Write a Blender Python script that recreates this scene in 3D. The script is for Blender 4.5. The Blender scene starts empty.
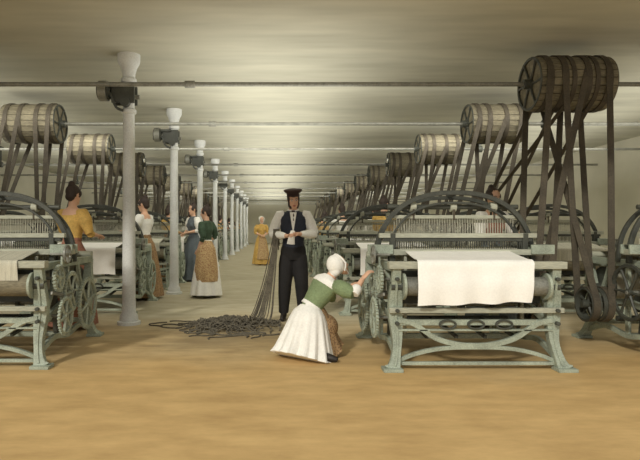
import bpy, bmesh, math, random
from mathutils import Vector, Matrix
from mathutils.bvhtree import BVHTree
random.seed(7)
V = Vector
scn = bpy.context.scene
COL = scn.collection
try:
    scn.view_settings.view_transform = 'Standard'
except Exception:
    pass

# ------------------------------------------------------------------ materials
def srgb(c):
    return tuple(((v/255.0)/12.92 if v/255.0 <= 0.04045 else ((v/255.0+0.055)/1.055)**2.4) for v in c)

def mat(name, rgb, rough=0.7, var=0.25, scale=6.0, metal=0.0, bump=0.0, stretch=(1, 1, 1), fine=60.0):
    m = bpy.data.materials.new(name)
    m.use_nodes = True
    nt = m.node_tree
    b = nt.nodes['Principled BSDF']
    b.inputs['Roughness'].default_value = rough
    b.inputs['Metallic'].default_value = metal
    tc = nt.nodes.new('ShaderNodeTexCoord')
    mp = nt.nodes.new('ShaderNodeMapping')
    mp.inputs['Scale'].default_value = stretch
    nt.links.new(tc.outputs['Object'], mp.inputs['Vector'])
    n = nt.nodes.new('ShaderNodeTexNoise')
    n.inputs['Scale'].default_value = scale
    n.inputs['Detail'].default_value = 4
    nt.links.new(mp.outputs['Vector'], n.inputs['Vector'])
    n2 = nt.nodes.new('ShaderNodeTexNoise')
    n2.inputs['Scale'].default_value = fine
    n2.inputs['Detail'].default_value = 2
    nt.links.new(mp.outputs['Vector'], n2.inputs['Vector'])
    ad = nt.nodes.new('ShaderNodeMath'); ad.operation = 'ADD'
    nt.links.new(n.outputs['Fac'], ad.inputs[0]); nt.links.new(n2.outputs['Fac'], ad.inputs[1])
    mr = nt.nodes.new('ShaderNodeMapRange')
    mr.inputs['From Min'].default_value = 0.7; mr.inputs['From Max'].default_value = 1.3
    nt.links.new(ad.outputs[0], mr.inputs['Value'])
    mix = nt.nodes.new('ShaderNodeMix'); mix.data_type = 'RGBA'
    c = srgb(rgb)
    mix.inputs[6].default_value = tuple(v*(1-var) for v in c)+(1,)
    mix.inputs[7].default_value = tuple(min(1, v*(1+var)) for v in c)+(1,)
    nt.links.new(mr.outputs[0], mix.inputs[0])
    nt.links.new(mix.outputs[2], b.inputs['Base Color'])
    if bump > 0:
        bp = nt.nodes.new('ShaderNodeBump')
        bp.inputs['Strength'].default_value = bump
        bp.inputs['Distance'].default_value = 0.01
        nt.links.new(n2.outputs['Fac'], bp.inputs['Height'])
        nt.links.new(bp.outputs['Normal'], b.inputs['Normal'])
    return m

def pattern_mat(name, a, b_, scale=28):
    m = mat(name, a, 0.85, 0.1)
    nt = m.node_tree
    b = nt.nodes['Principled BSDF']
    tc = nt.nodes.new('ShaderNodeTexCoord')
    v = nt.nodes.new('ShaderNodeTexVoronoi'); v.inputs['Scale'].default_value = scale
    nt.links.new(tc.outputs['Object'], v.inputs['Vector'])
    cr = nt.nodes.new('ShaderNodeValToRGB')
    cr.color_ramp.elements[0].color = srgb(b_)+(1,); cr.color_ramp.elements[0].position = 0.3
    cr.color_ramp.elements[1].color = srgb(a)+(1,); cr.color_ramp.elements[1].position = 0.5
    nt.links.new(v.outputs['Distance'], cr.inputs[0])
    nt.links.new(cr.outputs[0], b.inputs['Base Color'])
    return m

M = {}
M['frame'] = mat('loom_green_paint', (152, 160, 143), 0.6, 0.34, 7, fine=90)
M['dark'] = mat('dark_cast_iron', (66, 68, 60), 0.55, 0.35, 8, fine=80)
M['wood'] = mat('pale_loom_wood', (168, 169, 151), 0.7, 0.28, 5, stretch=(0.3, 3, 3), fine=70)
M['cloth'] = mat('white_calico', (244, 242, 234), 0.9, 0.05, 6, bump=0.1)
M['warp'] = mat('warp_yarn', (190, 187, 168), 0.9, 0.3, 3, stretch=(30, 0.6, 1))
M['steel'] = mat('worn_steel', (128, 128, 118), 0.45, 0.3, 9, metal=0.2)
M['drum'] = mat('drum_wood', (118, 111, 90), 0.8, 0.45, 5, stretch=(0.6, 4, 4), fine=40)
M['belt'] = mat('belt_leather', (74, 67, 54), 0.75, 0.35, 6)
M['column'] = mat('column_whitewash', (210, 212, 208), 0.65, 0.14, 4)
M['skin'] = mat('skin', (216, 172, 142), 0.6, 0.06, 10)
M['hairdk'] = mat('hair_dark', (56, 44, 36), 0.7, 0.3, 20)
M['eye'] = mat('eye_dark', (30, 24, 22), 0.4, 0.1)
M['eyew'] = mat('eye_white', (225, 220, 210), 0.4, 0.05)
M['lip'] = mat('lip', (170, 90, 78), 0.5, 0.05)
M['white'] = mat('white_linen', (238, 236, 228), 0.9, 0.08, 8, bump=0.2)
M['navy'] = mat('navy_waistcoat', (42, 46, 58), 0.85, 0.25, 9)
M['black'] = mat('black_trousers', (26, 24, 24), 0.85, 0.3, 9)
M['cap'] = mat('cap_felt', (60, 42, 36), 0.9, 0.2, 9)
M['green'] = mat('green_bodice', (120, 136, 98), 0.85, 0.2, 9)
M['dkgreen'] = mat('dark_green_bodice', (60, 80, 60), 0.85, 0.3, 9)
M['yellow'] = mat('yellow_dress', (206, 168, 92), 0.85, 0.2, 9)
M['brown'] = pattern_mat('brown_print_skirt', (158, 128, 90), (104, 78, 54), 60)
M['tan'] = pattern_mat('tan_print_shawl', (196, 168, 122), (150, 104, 72), 50)
M['blue'] = mat('grey_blue_dress', (92, 100, 104), 0.85, 0.2, 9)
M['rose'] = mat('rose_dress', (150, 104, 84), 0.85, 0.2, 9)
M['shoe'] = mat('shoe_leather', (38, 32, 28), 0.6, 0.2)
M['heap'] = mat('dark_warp_yarn', (98, 92, 79), 0.95, 0.35, 10)

# ------------------------------------------------------------------ mesh builder
class MB:
    def __init__(s):
        s.v = []; s.f = []; s.m = []; s.mats = []
    def mi(s, m):
        if m not in s.mats: s.mats.append(m)
        return s.mats.index(m)
    def add(s, vs, fs, m):
        o = len(s.v); k = s.mi(m)
        s.v += [V(p) for p in vs]
        s.f += [tuple(i+o for i in f) for f in fs]
        s.m += [k]*len(fs)
    def box(s, x0, x1, y0, y1, z0, z1, m, T=None):
        vs = [V((x, y, z)) for z in (z0, z1) for y in (y0, y1) for x in (x0, x1)]
        if T: vs = [T @ p for p in vs]
        s.add(vs, [(0, 2, 3, 1), (4, 5, 7, 6), (0, 1, 5, 4), (2, 6, 7, 3), (0, 4, 6, 2), (1, 3, 7, 5)], m)
    def sweep(s, path, secs, m, closed=False, side=None, cap=True):
        path = [V(p) for p in path]; n = len(path)
        vs = []; ps = None
        sd = V(side) if side is not None else None
        for i in range(n):
            if closed: t = path[(i+1) % n]-path[i-1]
            elif i == 0: t = path[1]-path[0]
            elif i == n-1: t = path[-1]-path[-2]
            else: t = (path[i+1]-path[i]).normalized()+(path[i]-path[i-1]).normalized()
            t.normalize()
            if sd is not None: a = sd - t*sd.dot(t)
            elif ps is not None: a = ps - t*ps.dot(t)
            else:
                h = V((0, 0, 1)) if abs(t.z) < 0.8 else V((1, 0, 0))
                a = h.cross(t)
            if a.length < 1e-5: a = t.orthogonal()
            a.normalize(); ps = a
            b = t.cross(a)
            for (u, w) in secs(i):
                vs.append(path[i]+a*u+b*w)
        k = len(secs(0)); fs = []
        for i in range(n if closed else n-1):
            j = (i+1) % n
            for q in range(k):
                r = (q+1) % k
                fs.append((i*k+q, i*k+r, j*k+r, j*k+q))
        if cap and not closed:
            fs.append(tuple(range(k-1, -1, -1)))
            fs.append(tuple((n-1)*k+q for q in range(k)))
        s.add(vs, fs, m)
    def bar(s, path, w, h, m, side=None, closed=False):
        sec = [(-w/2, -h/2), (w/2, -h/2), (w/2, h/2), (-w/2, h/2)]
        s.sweep(path, lambda i: sec, m, closed, side)
    def tube(s, path, rad, m, n=12, side=None, mod=None, closed=False):
        if not isinstance(rad, (list, tuple)): rad = [rad]*len(path)
        rr = [(r, r) if not isinstance(r, (list, tuple)) else r for r in rad]
        def sec(i):
            o = []
            for q in range(n):
                t = 2*math.pi*q/n
                k = mod(i, t) if mod else 1
                o.append((rr[i][0]*math.cos(t)*k, rr[i][1]*math.sin(t)*k))
            return o
        s.sweep(path, sec, m, closed, side)
    def cyl(s, p0, p1, r, m, n=16, r2=None):
        s.tube([p0, p1], [r, r if r2 is None else r2], m, n)
    def ell(s, c, r, m, R=None, n=12):
        c = V(c); vs = []; fs = []
        k = max(6, n//2+2)
        for i in range(k+1):
            ph = math.pi*i/k
            for j in range(n):
                t = 2*math.pi*j/n
                p = V((r[0]*math.sin(ph)*math.cos(t), r[1]*math.sin(ph)*math.sin(t), r[2]*math.cos(ph)))
                if R: p = R @ p
                vs.append(c+p)
        for i in range(k):
            for j in range(n):
                j2 = (j+1) % n
                fs.append((i*n+j, (i+1)*n+j, (i+1)*n+j2, i*n+j2))
        s.add(vs, fs, m)
    def wheel(s, c, R, w, m, spokes=6, rim=0.03, hub=0.04, teeth=0, rot=0.0, spm=None):
        """wheel in the yz plane, axis along x"""
        c = V(c); n = 36
        pt = [c+V((0, math.cos(2*math.pi*i/n)*(R-rim/2), math.sin(2*math.pi*i/n)*(R-rim/2))) for i in range(n)]
        s.bar(pt, w, rim, m, side=(1, 0, 0), closed=True)
        s.cyl(c-V((w*0.7, 0, 0)), c+V((w*0.7, 0, 0)), hub, m)
        for i in range(spokes):
            a = rot+2*math.pi*i/spokes
            d = V((0, math.cos(a), math.sin(a)))
            mid = c+d*(R*0.5)+V((0, -d.z, d.y))*0.03*R
            s.tube([c+d*hub*0.5, mid, c+d*(R-rim*0.7)], [0.018, 0.012, 0.016], spm or m, 6)
        for i in range(teeth):
            a = 2*math.pi*i/teeth
            d = V((0, math.cos(a), math.sin(a)))
            s.bar([c+d*(R-0.004), c+d*(R+0.014)], w, 0.5*2*math.pi*R/teeth, m, side=(1, 0, 0))
    def mesh(s, name, smooth=40, bevel=0.0, merge=False):
        me = bpy.data.meshes.new(name)
        me.from_pydata([tuple(p) for p in s.v], [], s.f)
        for m in s.mats: me.materials.append(M[m] if isinstance(m, str) else m)
        me.polygons.foreach_set('material_index', s.m)
        bm = bmesh.new(); bm.from_mesh(me)
        if merge: bmesh.ops.remove_doubles(bm, verts=bm.verts, dist=1e-5)
        bmesh.ops.dissolve_degenerate(bm, dist=1e-6, edges=bm.edges)
        bmesh.ops.recalc_face_normals(bm, faces=bm.faces)
        bm.to_mesh(me); bm.free()
        if smooth:
            me.polygons.foreach_set('use_smooth', [True]*len(me.polygons))
            try: me.set_sharp_from_angle(angle=math.radians(smooth))
            except Exception: pass
        me.update()
        return me
    def obj(s, name, loc=(0, 0, 0), **k):
        o = bpy.data.objects.new(name, s.mesh(name, **k))
        o.location = loc
        COL.objects.link(o)
        return o

def inst(name, me, loc, scale=(1, 1, 1), yaw=0):
    o = bpy.data.objects.new(name, me)
    o.location = loc; o.scale = scale; o.rotation_euler = (0, 0, yaw)
    COL.objects.link(o)
    return o

def crom(pts, sub=5):
    pts = [V(p) for p in pts]; out = []
    n = len(pts)
    for i in range(n-1):
        p0 = pts[max(i-1, 0)]; p1 = pts[i]; p2 = pts[i+1]; p3 = pts[min(i+2, n-1)]
        for k in range(sub):
            t = k/sub
            out.append(0.5*((2*p1)+(-p0+p2)*t+(2*p0-5*p1+4*p2-p3)*t*t+(-p0+3*p1-3*p2+p3)*t**3))
    out.append(pts[-1])
    return out

# ------------------------------------------------------------------ camera
EYE = 1.25; F = 550.0
cam = bpy.data.cameras.new('camera'); co = bpy.data.objects.new('camera', cam)
COL.objects.link(co)
co.location = (0, 0, EYE); co.rotation_euler = (math.pi/2, 0, 0)
cam.sensor_width = 36; cam.lens = F/640*36
cam.shift_x = 48/640; cam.shift_y = -2/640
cam.clip_end = 200
scn.camera = co

# ------------------------------------------------------------------ room shell
H = 3.5; XL = -9.0; XR = 9.0; YE = 46.0
fm = bpy.data.materials.new('plank_floor'); fm.use_nodes = True
nt = fm.node_tree; b = nt.nodes['Principled BSDF']; b.inputs['Roughness'].default_value = 0.8
tc = nt.nodes.new('ShaderNodeTexCoord')
sep = nt.nodes.new('ShaderNodeSeparateXYZ'); nt.links.new(tc.outputs['Object'], sep.inputs[0])
mp = nt.nodes.new('ShaderNodeMapping'); mp.inputs['Scale'].default_value = (0.9, 2.2, 1)
nt.links.new(tc.outputs['Object'], mp.inputs[0])
nz = nt.nodes.new('ShaderNodeTexNoise'); nz.inputs['Scale'].default_value = 2.2; nz.inputs['Detail'].default_value = 9
nz.inputs['Roughness'].default_value = 0.65
nt.links.new(mp.outputs[0], nz.inputs['Vector'])
big = nt.nodes.new('ShaderNodeTexNoise'); big.inputs['Scale'].default_value = 0.7; big.inputs['Detail'].default_value = 3
nt.links.new(tc.outputs['Object'], big.inputs['Vector'])
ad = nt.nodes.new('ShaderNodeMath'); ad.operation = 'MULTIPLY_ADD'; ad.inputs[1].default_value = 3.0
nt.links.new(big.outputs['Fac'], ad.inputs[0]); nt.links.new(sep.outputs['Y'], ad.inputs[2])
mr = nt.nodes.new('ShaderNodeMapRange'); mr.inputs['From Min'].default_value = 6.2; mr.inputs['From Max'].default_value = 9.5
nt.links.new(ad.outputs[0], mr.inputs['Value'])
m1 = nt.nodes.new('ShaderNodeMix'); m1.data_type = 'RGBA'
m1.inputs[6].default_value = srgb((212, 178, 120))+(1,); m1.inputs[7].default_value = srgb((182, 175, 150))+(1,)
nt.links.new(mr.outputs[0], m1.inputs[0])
cr = nt.nodes.new('ShaderNodeValToRGB')
cr.color_ramp.elements[0].position = 0.32; cr.color_ramp.elements[0].color = (0.76, 0.72, 0.66, 1)
cr.color_ramp.elements[1].position = 0.66; cr.color_ramp.elements[1].color = (1.03, 1.03, 1.02, 1)
nt.links.new(nz.outputs['Fac'], cr.inputs[0])
m2 = nt.nodes.new('ShaderNodeMix'); m2.data_type = 'RGBA'; m2.blend_type = 'MULTIPLY'; m2.inputs[0].default_value = 1
nt.links.new(m1.outputs[2], m2.inputs[6]); nt.links.new(cr.outputs[0], m2.inputs[7])
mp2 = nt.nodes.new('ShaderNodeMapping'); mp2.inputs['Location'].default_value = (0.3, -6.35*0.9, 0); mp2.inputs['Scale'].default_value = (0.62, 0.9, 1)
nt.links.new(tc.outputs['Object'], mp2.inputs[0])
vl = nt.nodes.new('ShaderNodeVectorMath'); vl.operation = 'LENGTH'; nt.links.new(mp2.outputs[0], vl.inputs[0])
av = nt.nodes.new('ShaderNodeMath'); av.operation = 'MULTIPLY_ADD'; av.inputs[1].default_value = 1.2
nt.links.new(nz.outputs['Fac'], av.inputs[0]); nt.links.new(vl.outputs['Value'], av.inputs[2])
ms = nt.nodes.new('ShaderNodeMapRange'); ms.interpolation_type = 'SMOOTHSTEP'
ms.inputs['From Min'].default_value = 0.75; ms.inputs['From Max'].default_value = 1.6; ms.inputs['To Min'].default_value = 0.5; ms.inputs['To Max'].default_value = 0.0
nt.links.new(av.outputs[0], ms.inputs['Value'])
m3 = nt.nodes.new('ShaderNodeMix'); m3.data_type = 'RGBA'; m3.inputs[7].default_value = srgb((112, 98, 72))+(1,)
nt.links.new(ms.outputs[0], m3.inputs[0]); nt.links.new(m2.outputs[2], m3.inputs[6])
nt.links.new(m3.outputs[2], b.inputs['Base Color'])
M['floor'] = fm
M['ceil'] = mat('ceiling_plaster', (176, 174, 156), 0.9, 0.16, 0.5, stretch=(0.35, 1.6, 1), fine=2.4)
M['wall'] = mat('wall_limewash', (192, 188, 168), 0.9, 0.1, 1.2)

def slab(name, x0, x1, y0, y1, z0, z1, m):
    k = MB(); k.box(x0, x1, y0, y1, z0, z1, m); return k.obj(name, smooth=0)
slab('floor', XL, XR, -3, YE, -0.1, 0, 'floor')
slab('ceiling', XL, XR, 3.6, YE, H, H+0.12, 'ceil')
slab('wall_left', XL-0.15, XL, 2, YE, 0, H, 'wall')
slab('wall_right', XR, XR+0.15, 2, YE, 0, H, 'wall')
slab('wall_back', XL, XR, YE, YE+0.15, 0, H, 'wall')

# ------------------------------------------------------------------ loom
def build_loom(hang=True):
    k = MB(); W = 1.5
    for x in (0.045, W-0.045):
        sgn = -1 if x < 0.5 else 1
        for ys in (0, 1):
            yy = (lambda y: y) if ys == 0 else (lambda y: 1.42-y)
            pth = crom([(x+sgn*0.05, yy(-0.03), 0.0), (x+sgn*0.02, yy(0.0), 0.07), (x-sgn*0.01, yy(0.06), 0.25),
                        (x, yy(0.09), 0.5), (x, yy(0.06), 0.72), (x, yy(0.03), 0.90)], 4)
            n = len(pth)
            hw = [0.075 if i < 2 else 0.05+0.012*math.cos(i*0.5) for i in range(n)]
            k.sweep(pth, lambda i: [(-hw[i], -0.035), (hw[i], -0.035), (hw[i], 0.035), (-hw[i], 0.035)], 'frame', side=(1, 0, 0))
            k.box(x+sgn*0.05-0.085, x+sgn*0.05+0.085, yy(-0.03)-0.07, yy(-0.03)+0.07, 0, 0.03, 'frame')
            if ys == 0:
                k.bar([(q.x, q.y-0.04, q.z) for q in pth[3:-2]], 0.02, 0.015, 'frame', side=(1, 0, 0))
                for z in (0.41, 0.523, 0.80): k.cyl((x, 0.02, z), (x, -0.03, z), 0.018, 'dark', 8)
        k.box(x-0.035, x+0.035, 0.0, 1.42, 0.86, 0.93, 'frame')
        k.bar(crom([(x, 0.08, 0.36), (x, 0.4, 0.46), (x, 0.71, 0.5), (x, 1.02, 0.46), (x, 1.34, 0.36)], 4), 0.045, 0.06, 'frame', side=(1, 0, 0))
        k.bar(crom([(x, 0.0, 0.10), (x, 0.35, 0.2), (x, 0.71, 0.16), (x, 1.07, 0.2), (x, 1.42, 0.10)], 4), 0.04, 0.05, 'frame', side=(1, 0, 0))
        k.bar(crom([(x, 0.1, 0.40), (x, 0.3, 0.62), (x, 0.42, 0.88)], 4), 0.035, 0.045, 'frame', side=(1, 0, 0))
        k.bar(crom([(x, 1.32, 0.40), (x, 1.12, 0.62), (x, 1.0, 0.88)], 4), 0.035, 0.045, 'frame', side=(1, 0, 0))
        k.bar([(x, 0.71, 0.17), (x, 0.71, 0.88)], 0.035, 0.05, 'frame', side=(1, 0, 0))
    k.box(-0.03, W+0.03, -0.03, 0.06, 0.89, 0.955, 'wood')
    k.box(-0.02, W+0.02, 0.0, 0.045, 0.50, 0.545, 'wood')
    k.box(0.05, W-0.05, 0.04, 0.085, 0.385, 0.435, 'frame')
    k.box(0.05, W-0.05, 0.03, 0.07, 0.335, 0.352, 'frame')
    for ox in (0.5, 0.75, 1.0):
        pt = [(ox+0.07*math.cos(t*math.pi/10), 0.03, 0.395+0.038*math.sin(t*math.pi/10)) for t in range(20)]
        k.bar(pt, 0.03, 0.016, 'dark', side=(0, 1, 0), closed=True)
    k.bar(crom([(0.06, 0.05, 0.43), (0.2, 0.05, 0.40), (0.4, 0.05, 0.27), (0.6, 0.05, 0.215), (0.75, 0.05, 0.205), (0.9, 0.05, 0.215),
                (1.1, 0.05, 0.27), (1.3, 0.05, 0.40), (W-0.06, 0.05, 0.43)], 4), 0.04, 0.045, 'frame', side=(0, 1, 0))
    k.bar(crom([(0.0, 0.03, 0.05), (0.2, 0.04, 0.13), (0.45, 0.05, 0.18), (0.75, 0.05, 0.19), (1.05, 0.05, 0.18), (1.3, 0.04, 0.13), (W, 0.03, 0.05)], 4),
          0.04, 0.035, 'frame', side=(0, 1, 0))
    k.bar([(0.03, 0.02, 0.055), (W-0.03, 0.02, 0.055)], 0.03, 0.03, 'frame', side=(0, 1, 0))
    for z in (0.2, 0.5, 0.85):
        k.box(0.05, W-0.05, 1.34, 1.38, z-0.025, z+0.025, 'frame')
    k.box(0.05, W-0.05, 0.68, 0.73, 0.14, 0.19, 'frame')
    # cloth roller with wound cloth
    k.cyl((0.0, 0.06, 0.73), (W, 0.06, 0.73), 0.045, 'dark')
    k.cyl((0.12, 0.06, 0.73), (W-0.12, 0.06, 0.73), 0.085 if hang else 0.10, 'steel' if hang else 'drum', 24)
    for x in (0.1, W-0.13):
        k.cyl((x, 0.06, 0.73), (x+0.025, 0.06, 0.73), 0.12, 'frame', 24)
    k.box(0.10, W-0.10, 0.20, 0.23, 0.56, 0.86, 'dark')
    k.cyl((0.08, 0.95, 0.30), (W-0.08, 0.95, 0.30), 0.03, 'dark')
    for x in (0.35, 0.62, 0.88, 1.15):
        k.bar([(x, 0.15, 0.26), (x, 0.55, 0.30), (x, 0.95, 0.31)], 0.03, 0.03, 'dark', side=(1, 0, 0))
    # cloth : lay -> breast beam -> hanging in front of the roller (or wound straight on to it)
    if hang:
        prof = crom([(0.44, 1.03), (0.25, 1.0), (0.06, 0.975), (-0.02, 0.972), (-0.058, 0.94), (-0.066, 0.86), (-0.082, 0.76), (-0.075, 0.66), (-0.065, 0.61)], 4)
    else:
        prof = crom([(0.44, 1.03), (0.25, 1.0), (0.06, 0.965), (-0.02, 0.963), (-0.045, 0.93), (-0.04, 0.84), (-0.035, 0.78)], 4)
    hk = 1.0 if hang else 0.0
    xs = [0.22+i*(1.0/24) for i in range(25)]
    vs = []; fs = []
    for i, p in enumerate(prof):
        for j, x in enumerate(xs):
            t = i/(len(prof)-1); hg = max(0, t-0.5)*2*hk
            vs.append((x+0.015*t*(j/12-1)-0.05*hg*(j/24)**2, p[0]-0.02*hg*math.sin(j*0.9)-0.02*hg, p[1]-0.035*hg*(1-j/24)+0.006*hg*math.sin(j*0.7)))
    nx = len(xs)
    for i in range(len(prof)-1):
        for j in range(nx-1):
            fs.append((i*nx+j, i*nx+j+1, (i+1)*nx+j+1, (i+1)*nx+j))
    off = len(vs)
    vs2 = [(a, b_, c-0.004) if i < off*0.45 else (a, b_+0.004, c) for i, (a, b_, c) in enumerate(vs)]
    fs2 = [tuple(q+off for q in reversed(f)) for f in fs]
    k.add(vs+vs2, fs+fs2, 'cloth' if hang else 'warp')
    # lay / batten
    for x in (0.11, W-0.11):
        k.bar([(x, 0.60, 0.2), (x, 0.52, 0.7), (x, 0.48, 1.2)], 0.05, 0.05, 'dark', side=(1, 0, 0))
    k.box(-0.10, W+0.12, 0.42, 0.55, 0.99, 1.045, 'wood')
    k.box(-0.02, W+0.0, 0.46, 0.51, 1.155, 1.20, 'wood')
    k.box(0.02, W-0.04, 0.475, 0.495, 1.12, 1.155, 'dark')
    for i in range(60):
        x = 0.14+i*(W-0.28)/59
        k.box(x-0.004, x+0.004, 0.48, 0.49, 1.045, 1.12, 'dark')
    for x0 in (-0.12, W-0.08):
        k.box(x0, x0+0.22, 0.40, 0.425, 1.0, 1.09, 'frame')
        k.box(x0, x0+0.22, 0.53, 0.555, 1.0, 1.09, 'frame')
        k.box(x0+0.02, x0+0.20, 0.43, 0.52, 1.075, 1.09, 'dark')
    # heddle shafts
    for y in (0.63, 0.70):
        dz = 0.02 if y < 0.66 else -0.02
        for z in (0.86, 1.34):
            k.box(0.12, W-0.12, y-0.012, y+0.012, z+dz-0.018, z+dz+0.018, 'wood')
        for i in range(48):
            x = 0.16+i*(W-0.32)/47+(0.008 if y > 0.66 else 0)
            k.box(x-0.003, x+0.003, y-0.003, y+0.003, 0.87+dz, 1.33+dz, 'warp')
    k.cyl((0.10, 0.66, 1.46), (W-0.10, 0.66, 1.46), 0.025, 'dark')
    for x in (0.35, 0.75, 1.15):
        k.cyl((x-0.03, 0.66, 1.46), (x+0.03, 0.66, 1.46), 0.05, 'wood')
        for y in (0.62, 0.70):
            k.box(x-0.012, x+0.012, y-0.003, y+0.003, 1.33, 1.46, 'belt')
    # arches
    def arch(y, z0, top, x0, x1, w, h):
        pts = []
        for i in range(33):
            t = math.pi*i/32
            cx = math.cos(t); sx = math.sin(t)
            e = 0.85
            pts.append(((x0+x1)/2-(x1-x0)/2*math.copysign(abs(cx)**e, cx), y, z0+(top-z0)*abs(sx)**e))
        k.bar(pts, w, h, 'dark', side=(0, 1, 0))
    arch(0.60, 0.90, 1.60, -0.02, W+0.02, 0.04, 0.045)
    arch(0.80, 0.90, 1.56, -0.0, W, 0.04, 0.038)
    arch(0.60, 0.92, 1.50, 0.10, W-0.10, 0.02, 0.022)
    for x, z in ((0.30, 1.50), (0.75, 1.58), (1.2, 1.50)):
        k.box(x-0.015, x+0.015, 0.60, 0.80, z-0.015, z+0.012, 'dark')
    # warp beam and warp sheet
    k.cyl((0.0, 1.25, 0.6), (W, 1.25, 0.6), 0.04, 'dark')
    k.cyl((0.14, 1.25, 0.6), (W-0.14, 1.25, 0.6), 0.14, 'warp', 24)
    for x in (0.11, W-0.14):
        k.cyl((x, 1.25, 0.6), (x+0.03, 1.25, 0.6), 0.22, 'dark', 28)
    k.cyl((0.02, 1.42, 0.95), (W-0.02, 1.42, 0.95), 0.035, 'wood')
    k.bar([(W/2, 0.48, 1.05), (W/2, 0.66, 1.06), (W/2, 1.0, 1.01), (W/2, 1.42, 0.985)], W-0.36, 0.006, 'warp', side=(1, 0, 0))
    k.bar([(W/2, 1.42+0.035, 0.94), (W/2, 1.39, 0.62)], W-0.36, 0.006, 'warp', side=(1, 0, 0))
    # gears at aisle end
    k.wheel((-0.07, 0.52, 0.62), 0.19, 0.03, 'frame', 6, 0.028, 0.035, teeth=40)
    k.wheel((-0.07, 0.20, 0.78), 0.115, 0.03, 'frame', 5, 0.022, 0.03, teeth=24)
    k.wheel((-0.11, 0.88, 0.46), 0.26, 0.03, 'frame', 6, 0.03, 0.04, teeth=48, rot=0.3)
    k.wheel((-0.11, 0.26, 0.42), 0.17, 0.025, 'frame', 6, 0.022, 0.03, teeth=36, rot=0.2)
    k.wheel((-0.11, 0.30, 1.0), 0.09, 0.02, 'steel', 4, 0.016, 0.02)
    k.bar([(-0.05, 0.3, 0.4), (-0.05, 0.33, 1.02)], 0.02, 0.03, 'frame', side=(1, 0, 0))
    k.bar([(-0.06, 0.05, 0.66), (-0.06, 0.5, 0.58), (-0.06, 0.9, 0.44)], 0.02, 0.03, 'steel', side=(1, 0, 0))
    k.cyl((-0.13, 0.88, 0.46), (W+0.32, 0.88, 0.46), 0.022, 'steel')
    k.cyl((-0.10, 0.52, 0.62), (W+0.1, 0.52, 0.62), 0.02, 'steel')
    k.cyl((-0.12, 0.30, 1.0), (0.05, 0.30, 1.0), 0.012, 'steel')
    k.cyl((-0.08, 0.20, 0.78), (0.05, 0.20, 0.78), 0.015, 'steel')
    k.cyl((-0.13, 0.26, 0.42), (0.05, 0.26, 0.42), 0.015, 'steel')
    for x in (0.3, 0.6, 0.9, 1.2):
        k.cyl((x, 0.9, 0.46), (x+0.03, 0.9, 0.46), 0.09, 'dark', 20)
    k.wheel((W+0.14, 0.88, 0.46), 0.17, 0.10, 'dark', 5, 0.02, 0.04)
    k.wheel((W+0.26, 0.88, 0.46), 0.17, 0.10, 'dark', 5, 0.02, 0.04, rot=0.4)
    k.wheel((W+0.07, 0.52, 0.62), 0.28, 0.03, 'dark', 6, 0.035, 0.04)
    for x in (0.2, W-0.2):
        k.bar([(x, 0.35, 0.25), (x, 0.34, 0.98)], 0.025, 0.03, 'wood', side=(1, 0, 0))
    me = k.mesh('power_loom', bevel=0)
    o = bpy.data.objects.new('tmp', me); COL.objects.link(o)
    bv = o.modifiers.new('b', 'BEVEL'); bv.width = 0.005; bv.segments = 1; bv.limit_method = 'ANGLE'; bv.angle_limit = math.radians(60)
    dg = bpy.context.evaluated_depsgraph_get()
    me2 = bpy.data.meshes.new_from_object(o.evaluated_get(dg))
    bpy.data.objects.remove(o)
    me2.name = 'power_loom_mesh'
    return me2
loom = build_loom(True); loomB = build_loom(False)
LX = -2.06; LX2 = -6.45; RX = 1.056; RX2 = 5.05
starts = [4.84+3.1*i for i in range(12)]
for i, y in enumerate(starts):
    inst('power_loom', loom, (RX, y, 0))
    inst('power_loom', loomB if i % 2 == 0 else loom, (LX, y+0.10, 0), (-1, 1, 1))
    if i < 9:
        inst('power_loom', loomB, (RX2, y, 0), (-1, 1, 1))
        inst('power_loom', loom, (LX2, y+0.10, 0))

# ------------------------------------------------------------------ shafts, drums, belts
S = [6.7, 9.25, 12.2, 15.2, 18.2, 21.2, 24.3, 27.4, 30.5, 33.6, 36.7, 39.8]
ZS = 3.0
def drum_mesh():
    k = MB(); n = 22; R = 0.325; L = 0.88
    for i in range(n):
        a0 = 2*math.pi*(i+0.05)/n; a1 = 2*math.pi*(i+0.95)/n
        vs = []
        for x in (-L/2, L/2):
            for r, a in ((R, a0), (R, a1), (R-0.03, a1), (R-0.03, a0)):
                vs.append((x, r*math.cos(a), r*math.sin(a)))
        k.add(vs, [(0, 1, 5, 4), (1, 2, 6, 5), (2, 3, 7, 6), (3, 0, 4, 7), (3, 2, 1, 0), (4, 5, 6, 7)], 'drum')
    for x in (-L/2+0.03, 0, L/2-0.03):
        k.cyl((x-0.015, 0, 0), (x+0.015, 0, 0), R-0.028, 'drum', 32)
        k.wheel((x-0.03 if x < 0 else x+0.03, 0, 0), R-0.005, 0.02, 'dark', 6, 0.03, 0.07)
    k.cyl((-L/2-0.08, 0, 0), (L/2+0.08, 0, 0), 0.06, 'dark')
    return k.mesh('belt_drum_mesh', smooth=25)
dm = drum_mesh()

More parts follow.
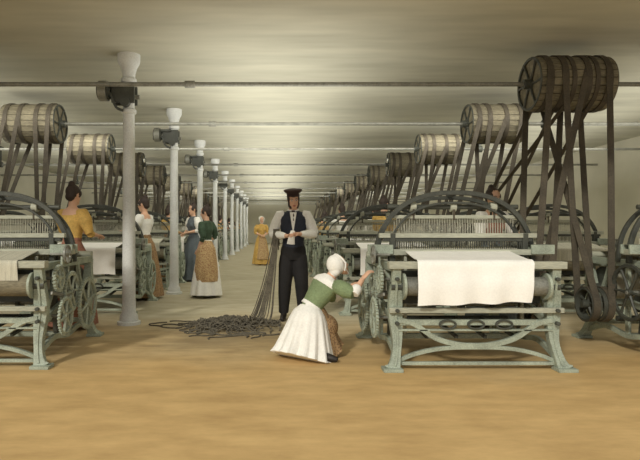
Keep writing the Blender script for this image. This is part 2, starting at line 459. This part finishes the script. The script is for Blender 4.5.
def belt(k, x0, c0, r0, x1, c1, r1, w=0.07, crossed=False):
    c0 = V((0, c0[0], c0[1])); c1 = V((0, c1[0], c1[1]))
    d = (c1-c0).normalized(); p = V((0, -d.z, d.y))
    for s in (1, -1):
        s2 = -s if crossed else s
        a = c0+p*r0*s+V((x0, 0, 0)); e = c1+p*r1*s2+V((x1, 0, 0))
        a = a+V((s*0.004, 0, 0)) if crossed else a
        k.bar([a, a.lerp(e, 0.5)+V((s*0.012 if crossed else 0, s*0.01, 0)), e], w, 0.010, 'belt', side=(1, 0, 0))
    for c, x, r in ((c0, x0, r0), (c1, x1, r1)):
        pts = [c+V((x, r*math.cos(t*math.pi/16), r*math.sin(t*math.pi/16))) for t in range(32)]
        k.bar(pts, w, 0.010, 'belt', side=(1, 0, 0), closed=True)

for i, y in enumerate(S):
    k = MB(); k.cyl((XL+0.02, y, ZS), (XR-0.02, y, ZS), 0.028, 'steel', 12)
    for x in (-6.5, -1.0, 5.0):
        k.cyl((x-0.06, y, ZS), (x+0.06, y, ZS), 0.045, 'steel', 14)
    for x in (-7.5, 4.6):
        k.box(x-0.02, x+0.02, y-0.03, y+0.03, ZS-0.07, H-0.02, 'dark')
        k.box(x-0.05, x+0.05, y-0.09, y+0.09, H-0.03, H, 'dark')
        k.cyl((x-0.05, y, ZS), (x+0.05, y, ZS), 0.075, 'dark', 14)
    k.obj('line_shaft')
    ly = starts[i]
    dx = {0: -0.02, 1: .12, 2: .08}.get(i, 0.05)
    inst('belt_drum', dm, (3.6+dx, y, ZS))
    k = MB(); c = (y, ZS); a_ = (ly+.88, .46)
    belt(k, 3.26+dx, c, .335, RX+1.61, a_, .178)
    belt(k, 3.43+dx, c, .335, RX2-1.77, a_, .178, crossed=True)
    if i == 0:
        belt(k, 3.53+dx, c, .335, RX+1.67, (starts[1]+.88, .46), .185, crossed=True, w=.05)
    belt(k, 3.70+dx, c, .335, RX+1.76, a_, .178, crossed=True)
    if i == 0:
        belt(k, 3.80+dx, c, .335, RX2-1.70, (starts[1]+.88, .46), .185, w=.05)
    belt(k, 3.94+dx, c, .335, RX2-1.62, a_, .178)
    k.obj('drive_belts')
    inst('belt_drum', dm, (-4.0, y, ZS))
    k = MB(); a_ = (ly+.98, .46)
    belt(k, -3.64, c, .335, LX-1.62, a_, .178)
    belt(k, -3.84, c, .335, LX-1.76, a_, .178, crossed=True)
    belt(k, -4.12, c, .335, LX2+1.76, a_, .178, crossed=True)
    belt(k, -4.34, c, .335, LX2+1.62, a_, .178)
    k.obj('drive_belts')

# ------------------------------------------------------------------ columns
def column_mesh():
    k = MB()
    prof = [(0, .15), (.04, .15), (.05, .12), (.12, .115), (.15, .09), (.3, .085), (1.5, .08), (2.72, .072), (2.74, .095), (2.78, .095), (2.80, .072),
            (3.12, .072), (3.14, .10), (3.18, .10), (3.2, .08), (3.26, .085), (3.34, .11), (3.38, .135), (3.42, .145), (3.46, .145), (3.5, .145)]
    n = 28; vs = []; fs = []
    for z, r in prof:
        for j in range(n):
            t = 2*math.pi*j/n; vs.append((r*math.cos(t), r*math.sin(t), z))
    for i in range(len(prof)-1):
        for j in range(n):
            fs.append((i*n+j, i*n+(j+1) % n, (i+1)*n+(j+1) % n, (i+1)*n+j))
    fs.append(tuple(range(n-1, -1, -1))); fs.append(tuple((len(prof)-1)*n+j for j in range(n)))
    k.add(vs, fs, 'column')
    k.box(-0.20, 0.09, -0.10, -0.06, 2.86, 3.10, 'dark')
    k.box(-0.20, 0.09, 0.06, 0.10, 2.86, 3.10, 'dark')
    k.box(-0.34, -0.04, -0.16, 0.16, 3.06, 3.10, 'dark')
    k.bar(crom([(-0.05, -0.08, 2.76), (-0.14, -0.1, 2.8), (-0.2, -0.12, 2.95), (-0.3, -0.12, 3.06)], 4), 0.04, 0.03, 'dark')
    k.cyl((-0.36, -0.12, 3.0), (-0.22, -0.12, 3.0), 0.10, 'dark', 20)
    k.wheel((-0.29, -0.12, 3.0), 0.13, 0.10, 'steel', 5, 0.02, 0.04)
    k.cyl((-0.40, 0.0, 2.95), (0.14, 0.0, 2.95), 0.03, 'steel', 12)
    k.cyl((-0.02, -0.02, 2.86), (-0.02, -0.14, 2.86), 0.06, 'dark', 14)
    return k.mesh('iron_column_mesh')
cm = column_mesh()
CY = (7.15, 10.45, 14.2, 18.0, 21.8, 25.6, 29.4, 33.2, 37.0, 40.8)
for y in CY:
    inst('iron_column', cm, (-1.86, y, 0))

# ------------------------------------------------------------------ people
def finish_figure(name, R, P, voxel, loc, yaw, sc):
    me = R.mesh('tmpfig', smooth=0)
    o = bpy.data.objects.new('tmpfig', me); COL.objects.link(o)
    rm = o.modifiers.new('r', 'REMESH'); rm.mode = 'VOXEL'; rm.voxel_size = voxel
    sm = o.modifiers.new('s', 'SMOOTH'); sm.factor = 0.5; sm.iterations = 2
    dg = bpy.context.evaluated_depsgraph_get()
    m2 = bpy.data.meshes.new_from_object(o.evaluated_get(dg))
    bvh = BVHTree.FromPolygons(R.v, R.f)
    out = MB(); out.mats = list(R.mats)
    out.v = [v.co.copy() for v in m2.vertices]
    out.f = [tuple(p.vertices) for p in m2.polygons]
    for p in m2.polygons:
        r = bvh.find_nearest(p.center)
        out.m.append(R.m[r[2]] if r[2] is not None else 0)
    o0 = len(out.v)
    out.v += P.v
    out.f += [tuple(i+o0 for i in f) for f in P.f]
    out.m += [out.mi(P.mats[i]) for i in P.m]
    bpy.data.objects.remove(o)
    fm_ = out.mesh(name+'_mesh', smooth=70)
    return inst(name, fm_, loc, (sc, sc, sc), yaw)

def head(R, P, c, Rm, hair='hairdk', style='bun', s=1.0):
    c = V(c)
    def T(x, y, z): return c+Rm @ (V((x, y, z))*s)
    rings = [(-.118, .018, .080, .045), (-.108, .034, .088, .02), (-.085, .049, .090, -.02), (-.06, .058, .088, -.05), (-.03, .066, .087, -.075),
             (0, .071, .085, -.09), (.03, .074, .088, -.096), (.06, .071, .082, -.092), (.09, .056, .062, -.075), (.108, .035, .035, -.05), (.118, .01, .0, -.01)]
    n = 18; vs = []; fs = []
    for z, w, yf, yb in rings:
        for j in range(n):
            t = 2*math.pi*j/n
            vs.append(T(w*math.cos(t), (yf+yb)/2+(yf-yb)/2*math.sin(t), z))
    for i in range(len(rings)-1):
        for j in range(n):
            fs.append((i*n+j, i*n+(j+1) % n, (i+1)*n+(j+1) % n, (i+1)*n+j))
    fs.append(tuple(range(n-1, -1, -1))); fs.append(tuple((len(rings)-1)*n+j for j in range(n)))
    R.add(vs, fs, 'skin')
    R.tube([T(0, .084, .02), T(0, .098, -.012), T(0, .106, -.03), T(0, .09, -.04)], [.008*s, .010*s, .014*s, .012*s], 'skin', 8)
    for sx in (-1, 1):
        R.ell(T(sx*.073, -.008, -.008), (.009*s, .019*s, .031*s), 'skin', Rm)
        P.ell(T(sx*.030, .079, .004), (.015*s, .009*s, .008*s), 'eyew', Rm, 10)
        P.ell(T(sx*.030, .085, .004), (.007*s, .005*s, .007*s), 'eye', Rm, 8)
        P.tube([T(sx*.014, .090, .022), T(sx*.032, .089, .028), T(sx*.05, .078, .022)], [.003*s, .0045*s, .002*s], hair, 6)
    P.ell(T(0, .088, -.062), (.022*s, .007*s, .0055*s), 'lip', Rm, 10)
    P.ell(T(0, .087, -.070), (.017*s, .007*s, .005*s), 'lip', Rm, 10)
    if style != 'bonnet':
        R.ell(T(0, -.022, .036), (.083*s, .096*s, .096*s), hair, Rm, 18)
        R.ell(T(0, -.06, -.03), (.066*s, .05*s, .06*s), hair, Rm, 14)
        for sx in (-1, 1): R.ell(T(sx*.066, .025, .02), (.018*s, .04*s, .045*s), hair, Rm)
    if style == 'bun':
        R.ell(T(0, -.055, .125), (.042*s, .042*s, .045*s), hair, Rm, 14)
        P.tube([T(.035*math.cos(q*math.pi/6), -.055+.035*math.sin(q*math.pi/6), .108) for q in range(12)], .012*s, hair, 6, closed=True)
    if style == 'bonnet':
        R.ell(T(0, -.035, .025), (.098*s, .098*s, .112*s), 'white', Rm, 18)
        R.ell(T(0, -.07, -.04), (.08*s, .06*s, .06*s), 'white', Rm, 14)
        P.tube([T(.098*math.cos(q*math.pi/12)*1.0, .035-.03*abs(math.sin(q*math.pi/12)), .02+.11*math.sin(q*math.pi/12)) for q in range(-3, 16)], .011*s, 'white', 6)
        P.tube([T(-.08, .02, -.03), T(-.05, .06, -.11), T(0, .07, -.13), T(.05, .06, -.11), T(.08, .02, -.03)], .006*s, 'white', 6)
    if style == 'cap':
        for sx in (-1, 1):
            R.ell(T(sx*.064, .03, -.045), (.014*s, .03*s, .05*s), hair, Rm)
            R.ell(T(sx*.045, .055, -.09), (.020*s, .020*s, .022*s), hair, Rm)
        R.tube([T(0, -.01, .062), T(0, -.008, .088), T(0, -.008, .103), T(0, -.01, .124), T(0, -.012, .138), T(0, -.012, .145)],
               [(.084*s, .100*s), (.085*s, .100*s), (.108*s, .116*s), (.130*s, .134*s), (.115*s, .12*s), (.05*s, .05*s)], 'cap', 24, side=Rm @ V((1, 0, 0)))
        P.tube([T(-.07, .065, .070), T(-.04, .105, .066), T(0, .116, .065), T(.04, .105, .066), T(.07, .065, .070)], [(.006*s, .018*s), (.005*s, .022*s), (.005*s, .024*s), (.005*s, .022*s), (.006*s, .018*s)], 'cap', 8, side=Rm @ V((0, 0, 1)))

def hand(P, w, d, nrm, thumb, curl=0.5, s=1.0, m='skin'):
    w = V(w); d = V(d).normalized(); nrm = V(nrm); nrm = (nrm-d*nrm.dot(d)).normalized()
    sd = d.cross(nrm)*thumb
    P.tube([w-d*.03*s, w, w+d*.03*s, w+d*.065*s, w+d*.09*s], [(.024*s, .019*s), (.026*s, .018*s), (.037*s, .016*s), (.041*s, .015*s), (.036*s, .011*s)], m, 12, side=sd)
    for q, (o, L) in enumerate(((.030, .072), (.010, .082), (-.010, .077), (-.029, .06))):
        p = w+d*(.078*s)+sd*o*s; a = curl*0.5; pts = [p]
        for seg, fr in enumerate((.45, .32, .26)):
            dd = d*math.cos(a)+nrm*math.sin(a)
            p = p+dd*L*fr*s+sd*o*0.06*s; pts.append(p); a += curl
        P.tube(pts, [.0095*s, .009*s, .008*s, .006*s], m, 8)
    p = w+d*.02*s+sd*.026*s
    P.tube([p, p+(d*.5+sd*.8+nrm*.2)*.03*s, p+(d*.5+sd*.8+nrm*.2)*.03*s+(d*.85+sd*.35+nrm*.4)*.032*s, p+(d*.5+sd*.8+nrm*.2)*.03*s+(d*.85+sd*.35+nrm*.4)*.032*s+(d*.9+nrm*.5)*.024*s],
           [.013*s, .012*s, .010*s, .007*s], m, 8)

def rotm(yaw=0, pitch=0, roll=0):
    return Matrix.Rotation(yaw, 3, 'Z') @ Matrix.Rotation(math.pi, 3, 'Z') @ Matrix.Rotation(pitch, 3, 'X') @ Matrix.Rotation(roll, 3, 'Y')

def woman(name, loc, yaw=0, sc=1.0, top='green', skirt='white', apron=None, over=None, style='bun', arms='work', headyaw=0, pitch=-0.15, stride=0, voxel=0.011, sleeve=None, low=False):
    R = MB(); P = MB(); sleeve = sleeve or top
    sx_ = (1, 0, 0)
    R.tube([(0, .01, .86), (0, .005, .95), (0, 0, 1.03), (0, -.01, 1.15), (0, -.01, 1.25), (0, 0, 1.33)],
           [(.12, .09), (.11, .085), (.105, .085), (.125, .105), (.145, .118), (.16, .09)], top, 20, side=sx_)
    R.tube([(0, 0, 1.325), (0, .005, 1.385), (0, .005, 1.41)], [(.157, .088), (.12, .07), (.06, .055)], 'skin' if low else top, 20, side=sx_)
    for s in (-1, 1): R.ell((s*.06, -.085, 1.21), (.06, .05, .055), top)
    R.tube([(0, .005, 1.36), (0, 0, 1.42), (0, -.01, 1.50)], [(.075, .06), (.05, .05), (.048, .05)], 'skin', 14, side=sx_)
    head(R, P, (0, -.02, 1.56), rotm(headyaw, pitch), style=style, s=0.95)
    nr = 9; ph = random.random()*6
    pts = []; rad = []
    for i in range(nr):
        t = i/(nr-1)
        pts.append((stride*0.05*t, .01+.02*t, 1.02-t*.98)); rad.append((.115+.20*t**0.6 if t > 0 else .11, .095+.19*t**0.6 if t > 0 else .09))
    R.tube(pts, rad, skirt, 48, side=sx_, mod=lambda i, t: 1+0.055*(i/(nr-1))*math.sin(11*t+ph)+0.03*(i/(nr-1))*math.sin(5*t+ph*2))
    if over:
        pts2 = [(0.05, .03, 1.03), (.07, .04, .9), (.09, .05, .7), (.10, .055, .5), (.105, .06, .30)]
        R.tube(pts2, [(.11, .10), (.175, .16), (.205, .19), (.215, .21), (.21, .215)], over, 40, side=sx_, mod=lambda i, t: 1+0.03*i*0.3*math.sin(9*t))
    if apron:
        nvx = []; fcs = []
        for i in range(9):
            t = i/8; z = 1.0-.8*t
            for j in range(11):
                u = (j/10-.5)*2
                w_ = .10+.13*t; yy = -(.10+.185*t**0.6)*math.sqrt(max(0.05, 1-(u*.7)**2))-.012-.008*math.sin(j*1.7)*t
                nvx.append((u*w_, yy, z))
        for i in range(8):
            for j in range(10): fcs.append((i*11+j, i*11+j+1, (i+1)*11+j+1, (i+1)*11+j))
        off = len(nvx); nvx += [(a, b_+.03, c) for a, b_, c in nvx]
        fcs2 = [tuple(q+off for q in reversed(f)) for f in fcs]
        rim = [(j, off+j, off+j+1, j+1) for j in range(10)]+[(88+j+1, off+88+j+1, off+88+j, 88+j) for j in range(10)]
        rim += [((i+1)*11, off+(i+1)*11, off+i*11, i*11) for i in range(8)]+[(i*11+10, off+i*11+10, off+(i+1)*11+10, (i+1)*11+10) for i in range(8)]
        R.add(nvx, fcs+fcs2+rim, apron)
    R.tube([(0, .005, 1.02), (0, .005, 1.05)], [(.118, .098), (.114, .094)], apron or skirt, 24, side=sx_)
    A = {'work': [((.16, 0, 1.34), (.22, -.05, 1.10), (.13, -.27, 1.08)), ((.16, 0, 1.34), (.24, -.08, 1.12), (.15, -.30, 1.12))],
         'walk': [((.16, 0, 1.34), (.26, .05, 1.12), (.12, -.10, 1.00)), ((.16, 0, 1.34), (.22, .06, 1.10), (.20, -.06, .88))],
         'carry': [((.16, 0, 1.34), (.23, .0, 1.10), (.07, -.20, 1.03)), ((.16, 0, 1.34), (.23, .0, 1.10), (.07, -.20, 1.06))]}[arms]
    for s, (a, e, w) in zip((-1, 1), A):
        a = V((a[0]*s, a[1], a[2])); e = V((e[0]*s, e[1], e[2])); w = V((w[0]*s, w[1], w[2]))
        R.tube([a-V((s*.05, 0, 0)), a, a.lerp(e, .35), a.lerp(e, .7), e], [.055, .07, .082, .062, .046], sleeve, 14)
        R.tube([e, e.lerp(w, .12), e.lerp(w, .3)], [.044, .045, .040], sleeve, 12)
        R.tube([e.lerp(w, .1), e.lerp(w, .4), w], [.036, .034, .022], 'skin', 12)
        dr = (w-e).normalized()
        hand(P, w, dr, V((0, 0, -1)) if abs(dr.z) < .8 else V((-s, 0, 0)), s, .5, .92)
    for s in (-1, 1):
        y = -.06 if s == 1 else .03+stride*.1
        R.tube([(s*.08, y+.05, .10), (s*.08, y+.04, .05), (s*.085, y-.04, .04), (s*.09, y-.15, .03), (s*.09, y-.20, .025)],
               [.04, (.042, .04), (.042, .038), (.036, .028), (.02, .018)], 'shoe', 10)
    return finish_figure(name, R, P, voxel, loc, yaw, sc)

def man(name, loc, yaw=0, sc=1.0):
    R = MB(); P = MB(); X = (1, 0, 0)
    R.tube([(0, .01, .80), (0, .01, .88), (0, .008, .95), (0, .005, 1.0)], [(.16, .11), (.172, .122), (.165, .122), (.147, .112)], 'black', 24, side=X)
    R.tube([(0, .005, .97), (0, 0, 1.06), (0, -.005, 1.2), (0, 0, 1.33), (0, .01, 1.42), (0, .015, 1.46)],
           [(.150, .116), (.14, .11), (.17, .125), (.185, .12), (.15, .085), (.07, .06)], 'navy', 20, side=X)
    R.tube([(0, .01, 1.41), (0, -.005, 1.47), (0, -.02, 1.545)], [(.08, .07), (.06, .06), (.054, .055)], 'skin', 14, side=X)
    ww = [.006, .02, .034, .045]
    P.sweep([(0, -.118, 1.18), (0, -.122, 1.27), (0, -.112, 1.36), (0, -.085, 1.43)], lambda i: [(-ww[i], -.012), (ww[i], -.012), (ww[i], .012), (-ww[i], .012)], 'white', side=X)
    P.tube([(.066*math.cos(q*math.pi/8), .005+.064*math.sin(q*math.pi/8), 1.465+.012*math.sin(q*math.pi/8)) for q in range(16)], .013, 'white', 8, closed=True)
    P.tube([(-.02, -.07, 1.452), (0, -.076, 1.445), (.02, -.07, 1.452)], [.008, .013, .008], 'cap', 8)
    P.tube([(0, -.078, 1.445), (.006, -.105, 1.39), (.004, -.125, 1.32)], [.009, .012, .008], 'cap', 8)
    for z in (1.05, 1.10, 1.15): P.ell((0, -.122, z), (.008, .006, .008), 'tan', None, 8)
    head(R, P, (0, -.045, 1.60), rotm(.15, -.22, .06), style='cap')
    for s in (-1, 1):
        a = V((s*.185, .0, 1.40)); e = V((s*.285, -.02, 1.14)); w = V((s*.05, -.25, 1.15 if s > 0 else 1.12))
        R.tube([a-V((s*.06, 0, -.01)), a, a.lerp(e, .4), a.lerp(e, .8), e], [.055, .064, .072, .066, .056], 'white', 14)
        R.tube([e, e.lerp(w, .3), e.lerp(w, .65), e.lerp(w, .8)], [.056, .060, .044, .031], 'white', 14)
        R.tube([e.lerp(w, .6), w], [.028, .025], 'skin', 12)
        hand(P, w, (w-e)+V((0, -.02, .02)), V((0, 0, 1)) if s < 0 else V((0, 0, -1)), 1, .7, 1.0)
        h = V((s*.080, .01, .84)); kn = V((s*.11, -.03 if s > 0 else -.01, .49)); an = V((s*.13, .02, .09))
        R.tube([h+V((-s*.02, 0, .08)), h, h.lerp(kn, .3), h.lerp(kn, .7), kn, kn.lerp(an, .35), kn.lerp(an, .8), an], [.06, .102, .108, .098, .090, .084, .070, .066], 'black', 16)
        f = an
        R.tube([f+V((0, .05, .0)), f+V((0, .05, -.045)), f+V((s*.005, -.04, -.045)), f+V((s*.012, -.14, -.055)), f+V((s*.015, -.20, -.062))],
               [.045, (.046, .042), (.048, .042), (.044, .032), (.026, .022)], 'shoe', 12)
    P.sweep(crom([(0, -.31, 1.19), (-.01, -.33, 1.13), (-.02, -.31, 1.07), (-.025, -.28, 1.02)], 4), lambda i: [(.02*math.cos(q*math.pi/5)*(1.3+.1*i)*(1+.2*math.sin(3*q)), .012*math.sin(q*math.pi/5)) for q in range(10)], 'white', side=X)
    return finish_figure(name, R, P, .008, loc, yaw, sc)

def crouching_woman(name, loc):
    R = MB(); P = MB()
    rt = V((.6, -.8, 0))
    R.tube([(.29, 0, .41), (.33, .005, .46), (.355, .01, .50), (.42, .02, .59), (.475, .03, .67), (.52, .045, .735), (.545, .05, .765)],
           [(.085, .075), (.095, .08), (.106, .09), (.13, .11), (.15, .12), (.14, .08), (.07, .055)], 'green', 22, side=rt)
    R.tube([(.525, .04, .735), (.56, .055, .79), (.60, .065, .835)], [(.075, .06), (.05, .05), (.047, .05)], 'skin', 14, side=rt)
    fw = V((.78, .35, .30)).normalized(); up = V((-.25, -.05, .97)); up = (up-fw*up.dot(fw)).normalized(); sd = fw.cross(up)
    Rm = Matrix((sd, fw, up)).transposed()
    head(R, P, (.625, .06, .880), Rm, style='bonnet', s=.90)
    R.tube([(.478, .03, .695), (.505, .036, .733), (.535, .048, .765)], [(.155, .112), (.148, .092), (.08, .065)], 'white', 20, side=rt)
    rs = V((.60, -.08, .69)); re = V((.735, -.17, .63)); rw = V((.835, -.09, .765))
    R.tube([rs-rt*.06, rs, rs.lerp(re, .5), re], [.055, .072, .078, .052], 'green', 14)
    R.tube([re, re.lerp(rw, .35), re.lerp(rw, .5)], [.05, .052, .04], 'white', 14)
    R.tube([re.lerp(rw, .3), rw], [.034, .023], 'skin', 12)
    hand(P, rw, V((.60, .15, .7)), V((.5, .2, -.6)), 1, .5, .9)
    ls = V((.44, .16, .71)); le = V((.60, .26, .53)); lw = V((.74, .22, .66))
    R.tube([ls+rt*.06, ls, ls.lerp(le, .5), le], [.055, .072, .075, .050], 'green', 14)
    R.tube([le, le.lerp(lw, .35), le.lerp(lw, .5)], [.05, .052, .04], 'white', 14)
    R.tube([le.lerp(lw, .3), lw], [.034, .023], 'skin', 12)
    hand(P, lw, V((.85, -.05, .4)), V((.4, .0, -.7)), -1, .6, .95)
    def pleat(k, a, ph): return lambda i, t: 1+a*(i/8)*math.sin(k*t+ph)+a*.5*(i/8)*math.sin((k/2+2)*t)
    zz = [.49, .43, .36, .28, .21, .15, .09, .04, .005]
    R.tube([(.345-.09*(i/8)**.8, -.01-.09*(i/8), z) for i, z in enumerate(zz)], [(.100+.195*(i/8)**.62, .095+.17*(i/8)**.62) for i in range(9)], 'white', 66, side=(1, 0, 0), mod=pleat(16, .085, 1))
    R.tube([(.33+.17*(i/8)**.7, .03+.06*(i/8), z-.01) for i, z in enumerate(zz[:-1]+[.02])], [(.098+.11*(i/8)**.7, .09+.11*(i/8)**.7) for i in range(9)], 'brown', 54, side=(1, 0, 0), mod=pleat(10, .06, 2))
    R.ell((.49, .06, .28), (.13, .13, .13), 'brown', None, 20)
    R.tube([(.342, .005, .482), (.36, .01, .508)], [(.114, .100), (.112, .097)], 'white', 22, side=rt)
    R.tube([(.42, -.16, .06), (.47, -.19, .045), (.54, -.22, .035), (.58, -.235, .028)], [.04, .042, .034, .02], 'shoe', 12)
    return finish_figure(name, R, P, .006, loc, 0, 1)

man('overseer_man', (0.29, 7.5, 0), yaw=-0.05, sc=1.02)
crouching_woman('crouching_woman', (0.03, 5.33, 0))
woman('walking_woman', (-1.19, 10.0, 0), yaw=math.radians(-115), sc=.98, top='dkgreen', skirt='white', over='tan', arms='walk', headyaw=.3, stride=1, voxel=.009)
woman('standing_woman', (-1.86, 13.0, 0), yaw=math.radians(-50), sc=1.08, top='blue', skirt='blue', arms='carry', sleeve='white')
woman('woman_in_yellow', (-.36, 18.6, 0), yaw=math.radians(20), sc=.98, top='yellow', skirt='yellow', apron='tan', style='bonnet', arms='carry')
bk = math.pi
w1 = woman('weaver_woman', (-2.52, 6.95, 0), yaw=bk-.45, sc=1.07, top='yellow', skirt='rose', arms='work', sleeve='yellow', voxel=.009, low=True)
w2 = woman('weaver_woman', (-2.26, 9.75, 0), yaw=bk+1.3, sc=1.07, top='white', skirt='brown', arms='work', low=True)
w3 = woman('weaver_woman', (2.82, 7.05, 0), yaw=.3, sc=1.05, top='rose', skirt='blue', arms='work', sleeve='white', low=True)
w4 = woman('weaver_woman', (2.05, 10.1, 0), yaw=bk-.9, sc=1.08, top='yellow', skirt='brown', style='bun', arms='work', sleeve='yellow')
src = [w1, w2, w3, w4]
for i in range(2, 11):
    y = starts[i]+2.2
    for k2, x in enumerate((-2.42+.08*math.sin(i*2.1), 1.75+.25*math.sin(i*1.7))):
        w = src[(i*3+k2*2+1) % 4]
        s = 1.03+.05*math.sin(i*3.3+k2)
        inst('weaver_woman', w.data, (x, y, 0), (s, s, s), bk+.9*math.sin(i*2.7+k2))
inst('weaver_woman', w2.data, (2.5, starts[2]+2.2, 0), (1.05,)*3, bk+.4)

# ------------------------------------------------------------------ heap of warp yarn on the floor
k = MB(); rnd = random.Random(3)
for i in range(140):
    cx = -0.52+rnd.gauss(0, .27); cy = 6.95+rnd.gauss(0, .19)+(cx+.5)*.15
    pts = []; a = rnd.random()*6.28; p = V((cx, cy, 0))
    for j in range(9):
        a += rnd.uniform(-.9, .9)
        p = p+V((math.cos(a)*.07, math.sin(a)*.05, 0))
        p.x = max(-1.6, min(.1, p.x))
        e = max(0, 1-((p.x+.45)/.75)**2-((p.y-6.95)/.45)**2)
        pts.append((p.x, p.y, .009+rnd.random()*.13*e))
    k.tube(crom(pts, 3), .008, 'heap', 5)
for i in range(26):   # hank slung over his forearm and trailing to the heap
    x = .055+rnd.uniform(-.035, .045); q = i/26
    k.tube(crom([(x+.005, 7.51, .95+.1*rnd.random()), (x, 7.50, 1.13), (x, 7.44, 1.232), (x-.005, 7.365, 1.15), (x-.03-.05*q, 7.33, .8), (x-.06-.13*q, 7.3, .4),
                 (x-.10-.24*q, 7.22, .06), (x-.25-.3*q, 7.12, .012), (x-.42-.4*q, 7.02, .012)], 4), .0065, 'heap', 5)
k.obj('warp_yarn_heap')

# ------------------------------------------------------------------ light
w = bpy.data.worlds.new('World'); scn.world = w; w.use_nodes = True
bg = w.node_tree.nodes['Background']
bg.inputs[0].default_value = (1.0, .985, .94, 1); bg.inputs[1].default_value = 0.75
def area(name, loc, rot, sx, sy, e, col=(1, .975, .90)):
    l = bpy.data.lights.new(name, 'AREA'); l.shape = 'RECTANGLE'; l.size = sx; l.size_y = sy; l.energy = e; l.color = col
    o = bpy.data.objects.new(name, l); o.location = loc; o.rotation_euler = rot; COL.objects.link(o)
for x, e in ((-5.6, 270), (0, 540), (6.4, 310)):  # added upward fill to brighten the ceiling, no lamp hangs here
    area('ceiling_fill', (x, 25, 2.3), (math.pi, 0, 0), 2.2, 38, e)
for y in CY[:-1]:   # added fill lights, no real fixtures, throwing light down the room
    q = V((0, .74, -.67)).to_track_quat('-Z', 'Y').to_euler()
    area('bay_fill', (0, y+1.15, 3.25), q, 15, 0.35, 115)
sun = bpy.data.lights.new('sun', 'SUN'); sun.energy = 1.95; sun.angle = math.radians(6); sun.color = (1, .96, .86)
so = bpy.data.objects.new('sun', sun); COL.objects.link(so)
so.rotation_euler = V((.42, .80, -.52)).to_track_quat('-Z', 'Y').to_euler()
